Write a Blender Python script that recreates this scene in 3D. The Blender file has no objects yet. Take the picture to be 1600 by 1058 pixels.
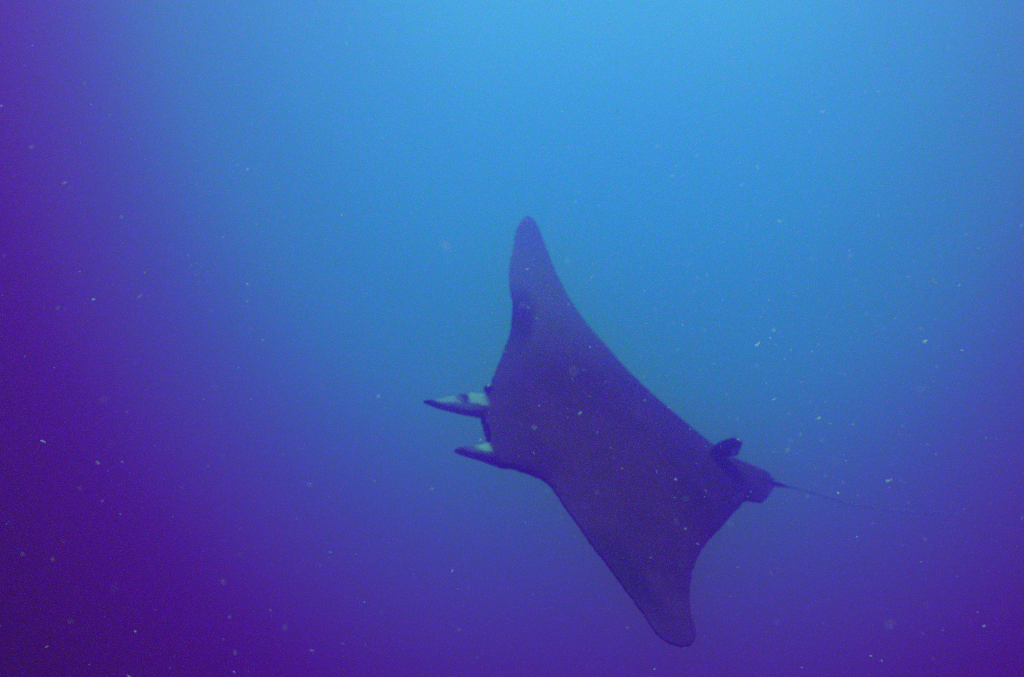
import bpy, bmesh, math, random
import numpy as np
from mathutils import Vector, Matrix

random.seed(11)
rng = np.random.default_rng(11)
SC = bpy.context.scene
COL = SC.collection
R = math.radians

# ------------------------------------------------------------------ camera
cam_data = bpy.data.cameras.new("camera")
cam_data.sensor_width = 36.0
cam_data.lens = 36.0
cam_data.clip_start = 0.05
cam_data.clip_end = 500.0
cam_data.dof.use_dof = True
cam_data.dof.focus_distance = 3.9
cam_data.dof.aperture_fstop = 0.95
cam = bpy.data.objects.new("camera", cam_data)
cam.rotation_euler = (R(90 + 10), 0, 0)
COL.objects.link(cam)
SC.camera = cam

# ------------------------------------------------------------------ daylight above the sea
SUN_EL, SUN_AZ = 87.0, 5.0
world = bpy.data.worlds.new("World")
SC.world = world
world.use_nodes = True
wn, wl = world.node_tree.nodes, world.node_tree.links
wn.clear()
w_out = wn.new("ShaderNodeOutputWorld")
w_bg = wn.new("ShaderNodeBackground")
w_sky = wn.new("ShaderNodeTexSky")
w_sky.sky_type = 'NISHITA'
w_sky.sun_disc = False
w_sky.sun_elevation = R(SUN_EL)
w_sky.sun_rotation = R(SUN_AZ)
w_bg.inputs["Strength"].default_value = 0.08
wl.new(w_sky.outputs[0], w_bg.inputs["Color"])
wl.new(w_bg.outputs[0], w_out.inputs["Surface"])

sun_data = bpy.data.lights.new("sun", 'SUN')
sun_data.energy = 3.6
sun_data.angle = R(24)      # the sea surface and the water spread the sunlight
sun_data.color = (1.0, 0.96, 0.90)
sun = bpy.data.objects.new("sun", sun_data)
to_sun = Vector((math.sin(R(SUN_AZ)) * math.cos(R(SUN_EL)),
                 math.cos(R(SUN_AZ)) * math.cos(R(SUN_EL)), math.sin(R(SUN_EL))))
sun.rotation_euler = to_sun.to_track_quat('Z', 'Y').to_euler()
sun.location = to_sun * 40
COL.objects.link(sun)

SC.view_settings.view_transform = 'Standard'
SC.view_settings.look = 'None'
SC.view_settings.gamma = 1.0
SC.view_settings.exposure = 0.0
SC.view_settings.use_curve_mapping = False
SC.render.engine = 'CYCLES'
SC.cycles.volume_bounces = 10
SC.cycles.max_bounces = 12
SC.cycles.use_denoising = False
SC.cycles.sample_clamp_indirect = 0.9
SC.cycles.sample_clamp_direct = 4.0

# ------------------------------------------------------------------ helpers
def new_mat(name):
    m = bpy.data.materials.new(name)
    m.use_nodes = True
    m.node_tree.nodes.clear()
    return m, m.node_tree.nodes, m.node_tree.links

def link_mesh(name, verts, faces, mat, parent=None, smooth=True):
    me = bpy.data.meshes.new(name)
    me.from_pydata([tuple(map(float, v)) for v in verts], [], faces)
    me.update()
    if smooth:
        me.polygons.foreach_set("use_smooth", [True] * len(me.polygons))
    o = bpy.data.objects.new(name, me)
    if mat:
        me.materials.append(mat)
    COL.objects.link(o)
    if parent:
        o.parent = parent
    return o

# ------------------------------------------------------------------ open water all round, open to the daylight above
# Radiance of the open sea by direction: brightest where the surface light comes down ahead,
# fading to deep violet away from it and downwards.
WATER_RAMP = [  # angle measure t, linear radiance
    (0.00, (0.0210, 0.4638, 1.7578)),
    (0.26, (0.0210, 0.4238, 1.7078)),
    (0.30, (0.0091, 0.3659, 1.5690)),
    (0.34, (0.0024, 0.2947, 1.1863)),
    (0.38, (0.0000, 0.2733, 0.9055)),
    (0.42, (0.0000, 0.2148, 0.7018)),
    (0.46, (0.0002, 0.1902, 0.6093)),
    (0.50, (0.0273, 0.1047, 0.5589)),
    (0.54, (0.0430, 0.0493, 0.5243)),
    (0.58, (0.0734, 0.0228, 0.5243)),
    (0.62, (0.0773, 0.0000, 0.3574)),
    (0.66, (0.0595, 0.0000, 0.1617)),
    (0.70, (0.0428, 0.0000, 0.0099)),
    (0.76, (0.0152, 0.0000, 0.0000)),
    (1.00, (0.0043, 0.0000, 0.0000))
]
T_MAX = 1.0
mw, n, l = new_mat("open_water")
out = n.new("ShaderNodeOutputMaterial")
em = n.new("ShaderNodeEmission")
tc = n.new("ShaderNodeTexCoord")
nrm = n.new("ShaderNodeVectorMath"); nrm.operation = 'NORMALIZE'
l.new(tc.outputs["Object"], nrm.inputs[0])
sep = n.new("ShaderNodeSeparateXYZ")
l.new(nrm.outputs[0], sep.inputs[0])
def mth(op, a, b=None, clamp=False):
    k = n.new("ShaderNodeMath"); k.operation = op; k.use_clamp = clamp
    for i, v in enumerate((a, b)):
        if v is None: continue
        if isinstance(v, (int, float)): k.inputs[i].default_value = v
        else: l.new(v, k.inputs[i])
    return k.outputs[0]
az = mth('ARCTAN2', sep.outputs[0], sep.outputs[1])
el = mth('ARCSINE', sep.outputs[2])
daz = mth('MAXIMUM', mth('SUBTRACT', mth('ABSOLUTE', mth('SUBTRACT', az, R(6.0))), 0.10), 0.0)
down = mth('MAXIMUM', mth('SUBTRACT', R(60.0), el), 0.0)
down = mth('MULTIPLY', down, 0.50)
t2 = mth('ADD', mth('MULTIPLY', daz, daz), mth('MULTIPLY', down, down))
t = mth('SQRT', t2)
t = mth('DIVIDE', t, T_MAX, clamp=True)
ramp = n.new("ShaderNodeValToRGB")
ramp.color_ramp.interpolation = 'B_SPLINE'
els = ramp.color_ramp.elements
while len(els) > 1:
    els.remove(els[-1])
els[0].position = WATER_RAMP[0][0] / T_MAX
els[0].color = (*WATER_RAMP[0][1], 1)
for p_, c_ in WATER_RAMP[1:]:
    e_ = els.new(p_ / T_MAX); e_.color = (*c_, 1)
l.new(t, ramp.inputs[0])
l.new(ramp.outputs[0], em.inputs["Color"])
em.inputs["Strength"].default_value = 1.0
l.new(em.outputs[0], out.inputs["Surface"])
mw.cycles.emission_sampling = 'NONE'

RAD, N_AZ, N_EL, EL_TOP = 90.0, 96, 40, R(56)
vs, fs = [], []
for i in range(N_EL + 1):
    e = -math.pi / 2 + 0.02 + (EL_TOP + math.pi / 2 - 0.02) * i / N_EL
    for j in range(N_AZ):
        a = 2 * math.pi * j / N_AZ
        vs.append((RAD * math.cos(e) * math.sin(a), RAD * math.cos(e) * math.cos(a), RAD * math.sin(e)))
for i in range(N_EL):
    for j in range(N_AZ):
        j2 = (j + 1) % N_AZ
        fs.append((i * N_AZ + j, (i + 1) * N_AZ + j, (i + 1) * N_AZ + j2, i * N_AZ + j2))
fs.append(tuple(range(N_AZ)))
water = link_mesh("water", vs, fs, mw)
water["kind"] = "structure"

# ------------------------------------------------------------------ the veil of the water itself
mh, n, l = new_mat("water_veil")
out = n.new("ShaderNodeOutputMaterial")
pv = n.new("ShaderNodeVolumePrincipled")
pv.inputs["Color"].default_value = (0.48, 0.09, 1.0, 1)
pv.inputs["Absorption Color"].default_value = (1, 1, 1, 1)
pv.inputs["Density"].default_value = 0.42
pv.inputs["Anisotropy"].default_value = 0.95
l.new(pv.outputs[0], out.inputs["Volume"])
x0, x1, y0, y1, z0, z1 = -6.5, 6.5, -1.5, 9.0, -3.6, 5.2
hv = [(x, y, z) for z in (z0, z1) for y in (y0, y1) for x in (x0, x1)]
hf = [(0, 2, 3, 1), (4, 5, 7, 6), (0, 1, 5, 4), (2, 6, 7, 3), (0, 4, 6, 2), (1, 3, 7, 5)]
haze = link_mesh("haze", hv, hf, mh, smooth=False)
haze["kind"] = "stuff"

# ------------------------------------------------------------------ manta ray
# Local frame in metres: u forward to the head, v across the span, w up through the back.
LEAD_FAR = [(0.473, 1.745), (0.514, 1.71), (0.554, 1.649), (0.588, 1.557), (0.614, 1.458), (0.641, 1.355), (0.666, 1.259), (0.683, 1.161), (0.685, 1.084), (0.687, 1.007), (0.686, 0.957), (0.701, 0.879), (0.718, 0.791), (0.75, 0.686), (0.788, 0.597), (0.818, 0.528), (0.857, 0.45), (0.893, 0.368), (0.913, 0.314), (0.932, 0.26), (0.947, 0.212)]
LEAD_HEAD = [(0.947, 0.212), (0.986, 0.114), (1.007, 0.056), (1.006, 0.019), (0.996, -0.024), (0.994, -0.069), (1.004, -0.117), (1.01, -0.165), (1.019, -0.253)]
LEAD_NEAR = [(1.019, -0.253), (0.978, -0.273), (0.915, -0.275), (0.859, -0.283), (0.809, -0.311), (0.75, -0.333), (0.723, -0.378), (0.703, -0.47), (0.68, -0.568), (0.653, -0.646), (0.633, -0.732), (0.617, -0.805), (0.582, -0.883), (0.561, -0.973), (0.54, -1.049), (0.521, -1.128), (0.501, -1.201), (0.491, -1.278), (0.477, -1.32), (0.447, -1.35), (0.401, -1.364), (0.381, -1.366)]
TRAIL_FAR = [(0.473, 1.745), (0.441, 1.738), (0.412, 1.68), (0.397, 1.585), (0.376, 1.483), (0.356, 1.37), (0.329, 1.255), (0.292, 1.134), (0.246, 1.017), (0.179, 0.9), (0.104, 0.787), (0.036, 0.692), (-0.038, 0.575), (-0.16, 0.444), (-0.229, 0.371), (-0.298, 0.302), (-0.352, 0.259), (-0.393, 0.204), (-0.445, 0.17), (-0.479, 0.128), (-0.521, 0.083), (-0.586, 0.05), (-0.653, 0.022), (-0.721, -0.001)]
TRAIL_TAIL = [(-0.721, -0.001), (-0.762, -0.014), (-0.795, -0.023), (-0.823, -0.048), (-0.772, -0.064), (-0.838, -0.086), (-0.768, -0.110), (-0.812, -0.134), (-0.777, -0.166), (-0.724, -0.224), (-0.645, -0.282), (-0.606, -0.288), (-0.566, -0.279), (-0.52, -0.291)]
TRAIL_NEAR = [(-0.52, -0.291), (-0.416, -0.381), (-0.302, -0.483), (-0.188, -0.583), (-0.088, -0.665), (-0.011, -0.745), (0.064, -0.832), (0.126, -0.923), (0.174, -1.01), (0.215, -1.098), (0.247, -1.178), (0.259, -1.24), (0.267, -1.285), (0.304, -1.339), (0.348, -1.36), (0.381, -1.366)]
LOBE_FAR = ([(0.894, 0.259), (0.997, 0.228), (1.058, 0.22), (1.113, 0.195), (1.191, 0.157), (1.245, 0.128), (1.303, 0.121), (1.33, 0.102)],
            [(0.93, 0.053), (1.017, 0.058), (1.05, 0.056), (1.109, 0.053), (1.179, 0.061), (1.242, 0.071), (1.29, 0.083), (1.33, 0.097)])
LOBE_NEAR = ([(0.924, -0.102), (1.002, -0.126), (1.03, -0.141), (1.074, -0.163), (1.117, -0.172), (1.166, -0.19), (1.196, -0.201), (1.213, -0.217)],
             [(0.931, -0.283), (0.978, -0.273), (1.025, -0.264), (1.072, -0.254), (1.123, -0.25), (1.169, -0.241), (1.199, -0.233), (1.214, -0.222)])
TAIL = [(-0.62, -0.095), (-0.709, -0.107), (-0.824, -0.124), (-0.956, -0.130), (-1.159, -0.15), (-1.36, -0.176), (-1.565, -0.181), (-1.801, -0.177), (-1.933, -0.179), (-2.053, -0.163), (-2.287, -0.143)]
FIN = [(-0.33, -0.03), (-0.352, 0.03), (-0.366, 0.09), (-0.376, 0.150), (-0.410, 0.186), (-0.446, 0.211), (-0.492, 0.210), (-0.526, 0.184), (-0.540, 0.142), (-0.562, 0.078), (-0.530, 0.074), (-0.500, 0.060), (-0.486, 0.03), (-0.48, -0.03)]
V_FIN = 0.0
V_MID = -0.08

def resample(pts, n_out, soft=2):
    p = np.array(pts, float)
    d = np.r_[0, np.cumsum(np.linalg.norm(np.diff(p, axis=0), axis=1))]
    s = np.linspace(0, d[-1], n_out)
    q = np.stack([np.interp(s, d, p[:, k]) for k in range(2)], 1)
    for _ in range(soft):                    # take the corners off the polyline
        q[1:-1] = 0.25 * q[:-2] + 0.5 * q[1:-1] + 0.25 * q[2:]
    return q

def lift(v):                                # wings carried slightly raised
    return 0.09 * (np.sqrt(v * v + 0.0625) - 0.25) + 0.035 * v * v

NF, NH, NN, NC = 64, 34, 52, 30
lead = np.concatenate([resample(LEAD_FAR, NF)[:-1], resample(LEAD_HEAD, NH), resample(LEAD_NEAR, NN)[1:]])
trail = np.concatenate([resample(TRAIL_FAR, NF)[:-1], resample(TRAIL_TAIL, NH, 0), resample(TRAIL_NEAR, NN)[1:]])
NS = len(lead)
lead[2:-2] += rng.normal(0, 0.0022, (NS - 4, 2)); trail[2:-2] += rng.normal(0, 0.0022, (NS - 4, 2))
# fullness of the body: a membrane stretched over the outline and blown up (Poisson), smooth everywhere
GS = 0.015
gu = np.arange(-1.0, 1.2, GS); gv = np.arange(-1.5, 1.9, GS)
GU, GV = np.meshgrid(gu, gv, indexing='ij')
ring_o = np.vstack([lead, trail[::-1]])
inside = np.zeros(GU.shape, bool)
for (ua, va), (ub, vb) in zip(ring_o, np.roll(ring_o, -1, 0)):
    if va == vb: continue
    hit = ((va > GV) != (vb > GV)) & (GU < (ub - ua) * (GV - va) / (vb - va) + ua)
    inside ^= hit
phi = np.zeros(GU.shape)
for _ in range(2500):
    q = np.zeros_like(phi)
    q[1:-1, 1:-1] = 0.25 * (phi[2:, 1:-1] + phi[:-2, 1:-1] + phi[1:-1, 2:] + phi[1:-1, :-2]) + 0.25 * GS * GS
    phi = q * inside
phi /= phi.max()
def fullness(u, v):
    a = (u - gu[0]) / GS; b = (v - gv[0]) / GS
    i0, j0 = int(a), int(b); fa, fb = a - i0, b - j0
    f = (phi[i0, j0] * (1 - fa) * (1 - fb) + phi[i0 + 1, j0] * fa * (1 - fb) + phi[i0, j0 + 1] * (1 - fa) * fb + phi[i0 + 1, j0 + 1] * fa * fb)
    return f ** 0.8
c = 0.5 - 0.5 * np.cos(np.linspace(0, math.pi, NC))
verts, faces = [], []
def V(p):
    verts.append(p); return len(verts) - 1
top = np.zeros((NS, NC), int); bot = np.zeros((NS, NC), int); rim = np.zeros(NS, int)
for i in range(NS):
    for k in range(NC):
        u, v = lead[i] * (1 - c[k]) + trail[i] * c[k]
        vm = v - V_MID
        full = fullness(u, v)
        head = math.exp(-(abs(vm) / 0.24) ** 4)
        e0 = 0.005 + 0.035 * head * max(0, 1 - c[k] * 1.2)
        tl = 0.012 * math.exp(-(abs(vm) / 0.20) ** 2) * c[k]
        w0 = lift(v)
        top[i, k] = V((u, v, w0 + 0.10 * full + 0.006 + tl))
        bot[i, k] = V((u, v, w0 - 0.06 * full ** 1.5 - e0 - tl))
    inw = trail[i] - lead[i]; inw = inw / (np.linalg.norm(inw) + 1e-9)
    vm = lead[i][1] - V_MID
    mouth = 0.14 * math.exp(-(abs(vm) / 0.11) ** 4) if lead[i][0] > 0.9 else 0.0
    um, vv = lead[i] + inw * mouth
    rim[i] = V((um, vv, lift(vv) - 0.004))
for i in range(NS - 1):
    for k in range(NC - 1):
        faces.append((top[i, k], top[i, k + 1], top[i + 1, k + 1], top[i + 1, k]))
        faces.append((bot[i, k], bot[i + 1, k], bot[i + 1, k + 1], bot[i, k + 1]))
    faces.append((top[i, 0], top[i + 1, 0], rim[i + 1], rim[i]))
    faces.append((rim[i], rim[i + 1], bot[i + 1, 0], bot[i, 0]))
    faces.append((top[i, -1], bot[i, -1], bot[i + 1, -1], top[i + 1, -1]))
for k in range(NC - 1):
    faces.append((top[0, k], bot[0, k], bot[0, k + 1], top[0, k + 1]))
    faces.append((top[-1, k], top[-1, k + 1], bot[-1, k + 1], bot[-1, k]))
faces.append((top[0, 0], rim[0], bot[0, 0])); faces.append((top[-1, 0], bot[-1, 0], rim[-1]))

def tube(rings):                            # closed skin over rings of equal size
    base = len(verts); m = len(rings[0])
    for r_ in rings:
        for p in r_: verts.append(tuple(p))
    for a in range(len(rings) - 1):
        for b in range(m):
            b2 = (b + 1) % m
            faces.append((base + a * m + b, base + (a + 1) * m + b, base + (a + 1) * m + b2, base + a * m + b2))
    faces.append(tuple(base + b for b in range(m)))
    faces.append(tuple(base + (len(rings) - 1) * m + b for b in reversed(range(m))))

def lobe(side_a, side_b, curl):             # a cephalic fin: a cupped paddle held forward
    A, Bq = resample(side_a, 26), resample(side_b, 26)
    rings = []
    for i in range(26):
        m = (A[i] + Bq[i]) / 2; hw = (A[i] - Bq[i]) / 2
        f = i / 25.0
        b = 0.030 * (1 - f) ** 0.7 * min(1.0, 0.45 + 2.2 * f) + 0.011
        ring = []
        for q in range(20):
            a = 2 * math.pi * q / 20
            x = math.cos(a); y = math.sin(a)
            p = m + hw * x
            ring.append((p[0], p[1], lift(m[1]) - 0.022 * (1 - f) ** 3 + y * b * (1 - 0.35 * x) + curl * (x * x - 0.3) * np.linalg.norm(hw) * (1 - 0.4 * f)))
        rings.append(ring)
    tube(rings)
lobe(*LOBE_FAR, 0.16)
lobe(*LOBE_NEAR, 0.14)

tp = resample(TAIL, 60)
rings = []
for i in range(60):
    r_ = 0.034 * max(0, 1 - i / 12.0) ** 1.3 + 0.0049
    w0 = lift(V_MID) + 0.005 + 0.01 * math.sin(i * 0.16)
    d_ = tp[min(i + 1, 59)] - tp[max(i - 1, 0)]; d_ /= np.linalg.norm(d_)
    nx = np.array([-d_[1], d_[0]])
    rings.append([(tp[i][0] + nx[0] * r_ * math.cos(a), tp[i][1] + nx[1] * r_ * math.cos(a), w0 + r_ * math.sin(a))
                  for a in np.linspace(0, 2 * math.pi, 10, endpoint=False)])
tube(rings)

fp = np.array(FIN + [FIN[0]])               # small dorsal fin at the tail base
fp = resample(fp, 65, 1)[:-1]
nrm_f = np.roll(fp, -1, 0) - np.roll(fp, 1, 0)
nrm_f = np.stack([nrm_f[:, 1], -nrm_f[:, 0]], 1) / np.linalg.norm(nrm_f, axis=1)[:, None]
if ((fp - fp.mean(0)) * nrm_f).sum() > 0: nrm_f = -nrm_f      # pointing inwards
rings = []
for inset, off in ((0.008, -0.011), (0.002, -0.007), (0.0, 0.0), (0.002, 0.007), (0.008, 0.011)):
    rings.append([(p[0] + q[0] * inset, V_FIN + off * (0.75 + 0.9 * max(0.0, 0.12 - p[1]) / 0.12), p[1] + q[1] * inset) for p, q in zip(fp, nrm_f)])
tube(rings)

tmp_me = bpy.data.meshes.new("raw")
tmp_me.from_pydata([tuple(map(float, v)) for v in verts], [], faces)
bm = bmesh.new(); bm.from_mesh(tmp_me); bmesh.ops.recalc_face_normals(bm, faces=bm.faces); bm.to_mesh(tmp_me); bm.free()
tmp = bpy.data.objects.new("raw", tmp_me)
COL.objects.link(tmp)
rm = tmp.modifiers.new("fuse", 'REMESH')
rm.mode = 'VOXEL'; rm.voxel_size = 0.0050
dg = bpy.context.evaluated_depsgraph_get()
body_me = bpy.data.meshes.new_from_object(tmp.evaluated_get(dg))
bpy.data.objects.remove(tmp); bpy.data.meshes.remove(tmp_me)
body_me.name = "body"

NV = len(body_me.vertices)
P = np.empty(NV * 3); body_me.vertices.foreach_get("co", P); P = P.reshape(-1, 3)
E_ = np.empty(len(body_me.edges) * 2, int); body_me.edges.foreach_get("vertices", E_); E_ = E_.reshape(-1, 2)
deg = np.bincount(E_.ravel(), minlength=NV)[:, None].astype(float)
keep = np.clip((P[:, 0] + 0.95) / 0.15, 0.0, 1.0)[:, None]   # leave the whip tail unsmoothed
for it in range(8):                          # even out the voxel steps without shrinking
    for lam in (0.55, -0.56):
        acc = np.zeros_like(P)
        np.add.at(acc, E_[:, 0], P[E_[:, 1]]); np.add.at(acc, E_[:, 1], P[E_[:, 0]])
        P = P + lam * np.maximum(keep, 0.3) * (acc / deg - P)
body_me.vertices.foreach_set("co", P.ravel())

# pigment: 0 dark slate back, 1 white lining of the cephalic fins; patch: jet-black areas; third: paler tones, with painted light on the far wing
def sstep(x, a, b):
    t_ = np.clip((x - a) / (b - a), 0, 1); return t_ * t_ * (3 - 2 * t_)
u, v, w = P.T
wob = 0.010 * np.sin(61 * u + 23 * v) + 0.007 * np.sin(137 * u - 91 * v)
def lobe_white(side_a, side_b, u):
    a, b = np.array(side_a), np.array(side_b)
    va = np.interp(u, a[:, 0], a[:, 1]); vb = np.interp(u, b[:, 0], b[:, 1])
    return (v - vb) / np.where(np.abs(va - vb) < 1e-4, 1e-4, va - vb)
xf = lobe_white(*LOBE_FAR, u); xn = lobe_white(*LOBE_NEAR, u)
far_l = (v > 0.0) & (v < 0.30)
wf = sstep(xf + 2 * wob, 0.30, 0.52) * sstep(u, 0.945, 0.99) * (1 - sstep(u, 1.24, 1.29))
spot = np.exp(-((u + wob - 1.105) / 0.034) ** 4) * sstep(xf, 0.25, 0.45)
wf = wf * (1 - spot) * np.where(u > 1.12, 0.72, 1.0)
near_l = (v < -0.09) & (v > -0.30)
wn_ = sstep(xn + 2 * wob, 0.28, 0.52) * sstep(u, 1.005, 1.03) * (1 - sstep(u, 1.06, 1.12))
wf = wf * (1 - sstep(xf, 1.05, 1.15)); wn_ = wn_ * (1 - sstep(xn, 1.02, 1.12))
white = np.where(far_l, wf, np.where(near_l, wn_, 0.0)) * (u > 0.93)
far_lit_wash = 0.46 * sstep(v + 2 * wob, 0.30, 1.45)  # light and haze on the far wing, painted in as paler skin towards the tip
fin_pale = 0.30 * ((np.abs(v - V_FIN) < 0.04) & (u < -0.32) & (u > -0.58)) * sstep(w, 0.07, 0.11)
tail_pale = 0.75 * sstep(-u, 0.84, 0.97)
lu = np.interp(v, [p[1] for p in LEAD_FAR[::-1]], [p[0] for p in LEAD_FAR[::-1]])
patch_f = np.exp(-((v - 0.80) / 0.24) ** 4) * (1 - sstep(lu - u + wob, 0.08, 0.15)) * (v > 0.3)
lu2 = np.interp(v, [p[1] for p in LEAD_NEAR[::-1]], [p[0] for p in LEAD_NEAR[::-1]])
patch_n = np.exp(-((v + 0.95) / 0.26) ** 4) * (1 - sstep(lu2 - u + wob, 0.08, 0.18)) * (v < -0.4)
patch = np.maximum.reduce([patch_f, patch_n, 0.9 * np.exp(-((u + wob - 1.105) / 0.030) ** 4) * sstep(xf, 0.30, 0.45) * far_l])
lobe_pale = (1 - patch) * 0.22 * sstep(u + wob, 1.0, 1.08) * (1 - sstep(u, np.where(v > 0, 1.25, 1.13), np.where(v > 0, 1.30, 1.17)))
tone = np.zeros((NV, 4)); tone[:, 0] = white; tone[:, 1] = patch; tone[:, 2] = np.maximum.reduce([far_lit_wash * (1 - patch), tail_pale, lobe_pale, fin_pale]); tone[:, 3] = 1
at = body_me.attributes.new("skin_tone", 'FLOAT_COLOR', 'POINT')
at.data.foreach_set("color", tone.ravel())

mb, n, l = new_mat("manta_skin")
out = n.new("ShaderNodeOutputMaterial")
bs = n.new("ShaderNodeBsdfPrincipled")
att = n.new("ShaderNodeAttribute"); att.attribute_name = "skin_tone"
sp = n.new("ShaderNodeSeparateColor"); l.new(att.outputs["Color"], sp.inputs[0])
tc = n.new("ShaderNodeTexCoord")
nz = n.new("ShaderNodeTexNoise"); nz.inputs["Scale"].default_value = 5.0; nz.inputs["Detail"].default_value = 6.0
l.new(tc.outputs["Object"], nz.inputs["Vector"])
r1 = n.new("ShaderNodeValToRGB")
r1.color_ramp.elements[0].position = 0.35; r1.color_ramp.elements[0].color = (0.030, 0.006, 0.200, 1)
r1.color_ramp.elements[1].position = 0.70; r1.color_ramp.elements[1].color = (0.064, 0.015, 0.290, 1)
l.new(nz.outputs["Fac"], r1.inputs[0])
def mix(fac, a, b):
    k = n.new("ShaderNodeMix"); k.data_type = 'RGBA'
    l.new(fac, k.inputs["Factor"]); l.new(a, k.inputs["A"])
    k.inputs["B"].default_value = b
    return k.outputs["Result"]
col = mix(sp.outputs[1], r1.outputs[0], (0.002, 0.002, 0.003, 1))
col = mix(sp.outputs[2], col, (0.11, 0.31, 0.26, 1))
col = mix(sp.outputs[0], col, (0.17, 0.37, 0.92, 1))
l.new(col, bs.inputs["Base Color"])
bs.inputs["Roughness"].default_value = 0.75
bs.inputs["Specular IOR Level"].default_value = 0.12
bp = n.new("ShaderNodeBump"); bp.inputs["Strength"].default_value = 0.25; bp.inputs["Distance"].default_value = 0.004
nz2 = n.new("ShaderNodeTexNoise"); nz2.inputs["Scale"].default_value = 90.0; nz2.inputs["Detail"].default_value = 4.0
l.new(tc.outputs["Object"], nz2.inputs["Vector"]); l.new(nz2.outputs["Fac"], bp.inputs["Height"])
l.new(bp.outputs[0], bs.inputs["Normal"])
l.new(bs.outputs[0], out.inputs["Surface"])

manta = bpy.data.objects.new("manta_ray", None)
manta["label"] = "dark manta ray gliding through blue water with raised wings and pale-lined head fins"
manta["category"] = "manta ray"
COL.objects.link(manta)
manta.matrix_world = Matrix(((-0.89924, -0.18843, 0.39478, 0.762),
                             (-0.42441, 0.59446, -0.683, 5.7223),
                             (0.10598, 0.78173, 0.61454, 0.3722),
                             (0, 0, 0, 1)))
body = bpy.data.objects.new("body", body_me)
body_me.materials.clear(); body_me.materials.append(mb)
body_me.polygons.foreach_set("use_smooth", [True] * len(body_me.polygons))
COL.objects.link(body)
body.parent = manta

me_, n, l = new_mat("eye_black")
out = n.new("ShaderNodeOutputMaterial"); bs = n.new("ShaderNodeBsdfPrincipled")
bs.inputs["Base Color"].default_value = (0.006, 0.005, 0.008, 1); bs.inputs["Roughness"].default_value = 0.25
l.new(bs.outputs[0], out.inputs["Surface"])
def eye(pos):
    bm = bmesh.new()
    bmesh.ops.create_uvsphere(bm, u_segments=20, v_segments=12, radius=0.026)
    for q in bm.verts: q.co.x *= 1.15
    me = bpy.data.meshes.new("eye"); bm.to_mesh(me); bm.free()
    me.materials.append(me_)
    me.polygons.foreach_set("use_smooth", [True] * len(me.polygons))
    o = bpy.data.objects.new("eye", me); COL.objects.link(o); o.parent = manta; o.location = pos
eye((0.935, 0.268, 0.012))
eye((0.955, -0.252, -0.004))

# ------------------------------------------------------------------ drifting specks in the water
ms, n, l = new_mat("plankton")
out = n.new("ShaderNodeOutputMaterial"); bs = n.new("ShaderNodeBsdfPrincipled")
bs.inputs["Base Color"].default_value = (0.72, 0.80, 1.0, 1); bs.inputs["Roughness"].default_value = 0.8
tr = n.new("ShaderNodeBsdfTranslucent"); tr.inputs["Color"].default_value = (0.72, 0.80, 1.0, 1)
mx = n.new("ShaderNodeMixShader"); mx.inputs[0].default_value = 0.5
l.new(bs.outputs[0], mx.inputs[1]); l.new(tr.outputs[0], mx.inputs[2]); l.new(mx.outputs[0], out.inputs["Surface"])
pv_, pf_ = [], []
for k in range(1350):
    d = rng.uniform(1.8, 4.2) if k % 2 else rng.uniform(3.0, 7.0)
    if k % 5 < 2:                           # a denser drift of specks ahead to the right
        x = d * rng.normal(0.22, 0.12); z = d * (rng.normal(0.19, 0.10))
    else:
        x = d * rng.uniform(-0.60, 0.60); z = d * (rng.uniform(-0.24, 0.58))
    s = 0.00072 * math.exp(rng.normal(0, 0.45)) * d
    if rng.random() < 0.03: s *= 1.7
    m = rng.integers(5, 8)
    aa = np.sort(rng.uniform(0, 2 * math.pi, m))
    rr = s * rng.uniform(0.6, 1.3, m) * 1.25
    el_ = math.exp(rng.normal(0, 0.3))
    q = np.stack([rr * np.cos(aa) * el_, rr * np.sin(aa) / el_, rng.normal(0, 0.25, m) * s], 1)
    q = np.vstack([q, (0, 0, 0.35 * s)])
    a_ = rng.uniform(0, 6.28, 2)              # tumbling flakes, most of them lying well off vertical
    q = q @ np.array((Matrix.Rotation(a_[1], 3, 'Z') @ Matrix.Rotation(rng.uniform(R(25), R(62)), 3, 'X') @ Matrix.Rotation(a_[0], 3, 'Z'))).T
    q = q + np.array((x, d, z))
    if not (x0 + .2 < x < x1 - .2 and z0 + .2 < z < z1 - .2): continue
    b0 = len(pv_); pv_ += [tuple(p) for p in q]; pf_ += [(b0 + i, b0 + (i + 1) % m, b0 + m) for i in range(m)]
specks = link_mesh("plankton_specks", pv_, pf_, ms)
specks["kind"] = "stuff"
specks["label"] = "tiny pale plankton specks drifting through the water"
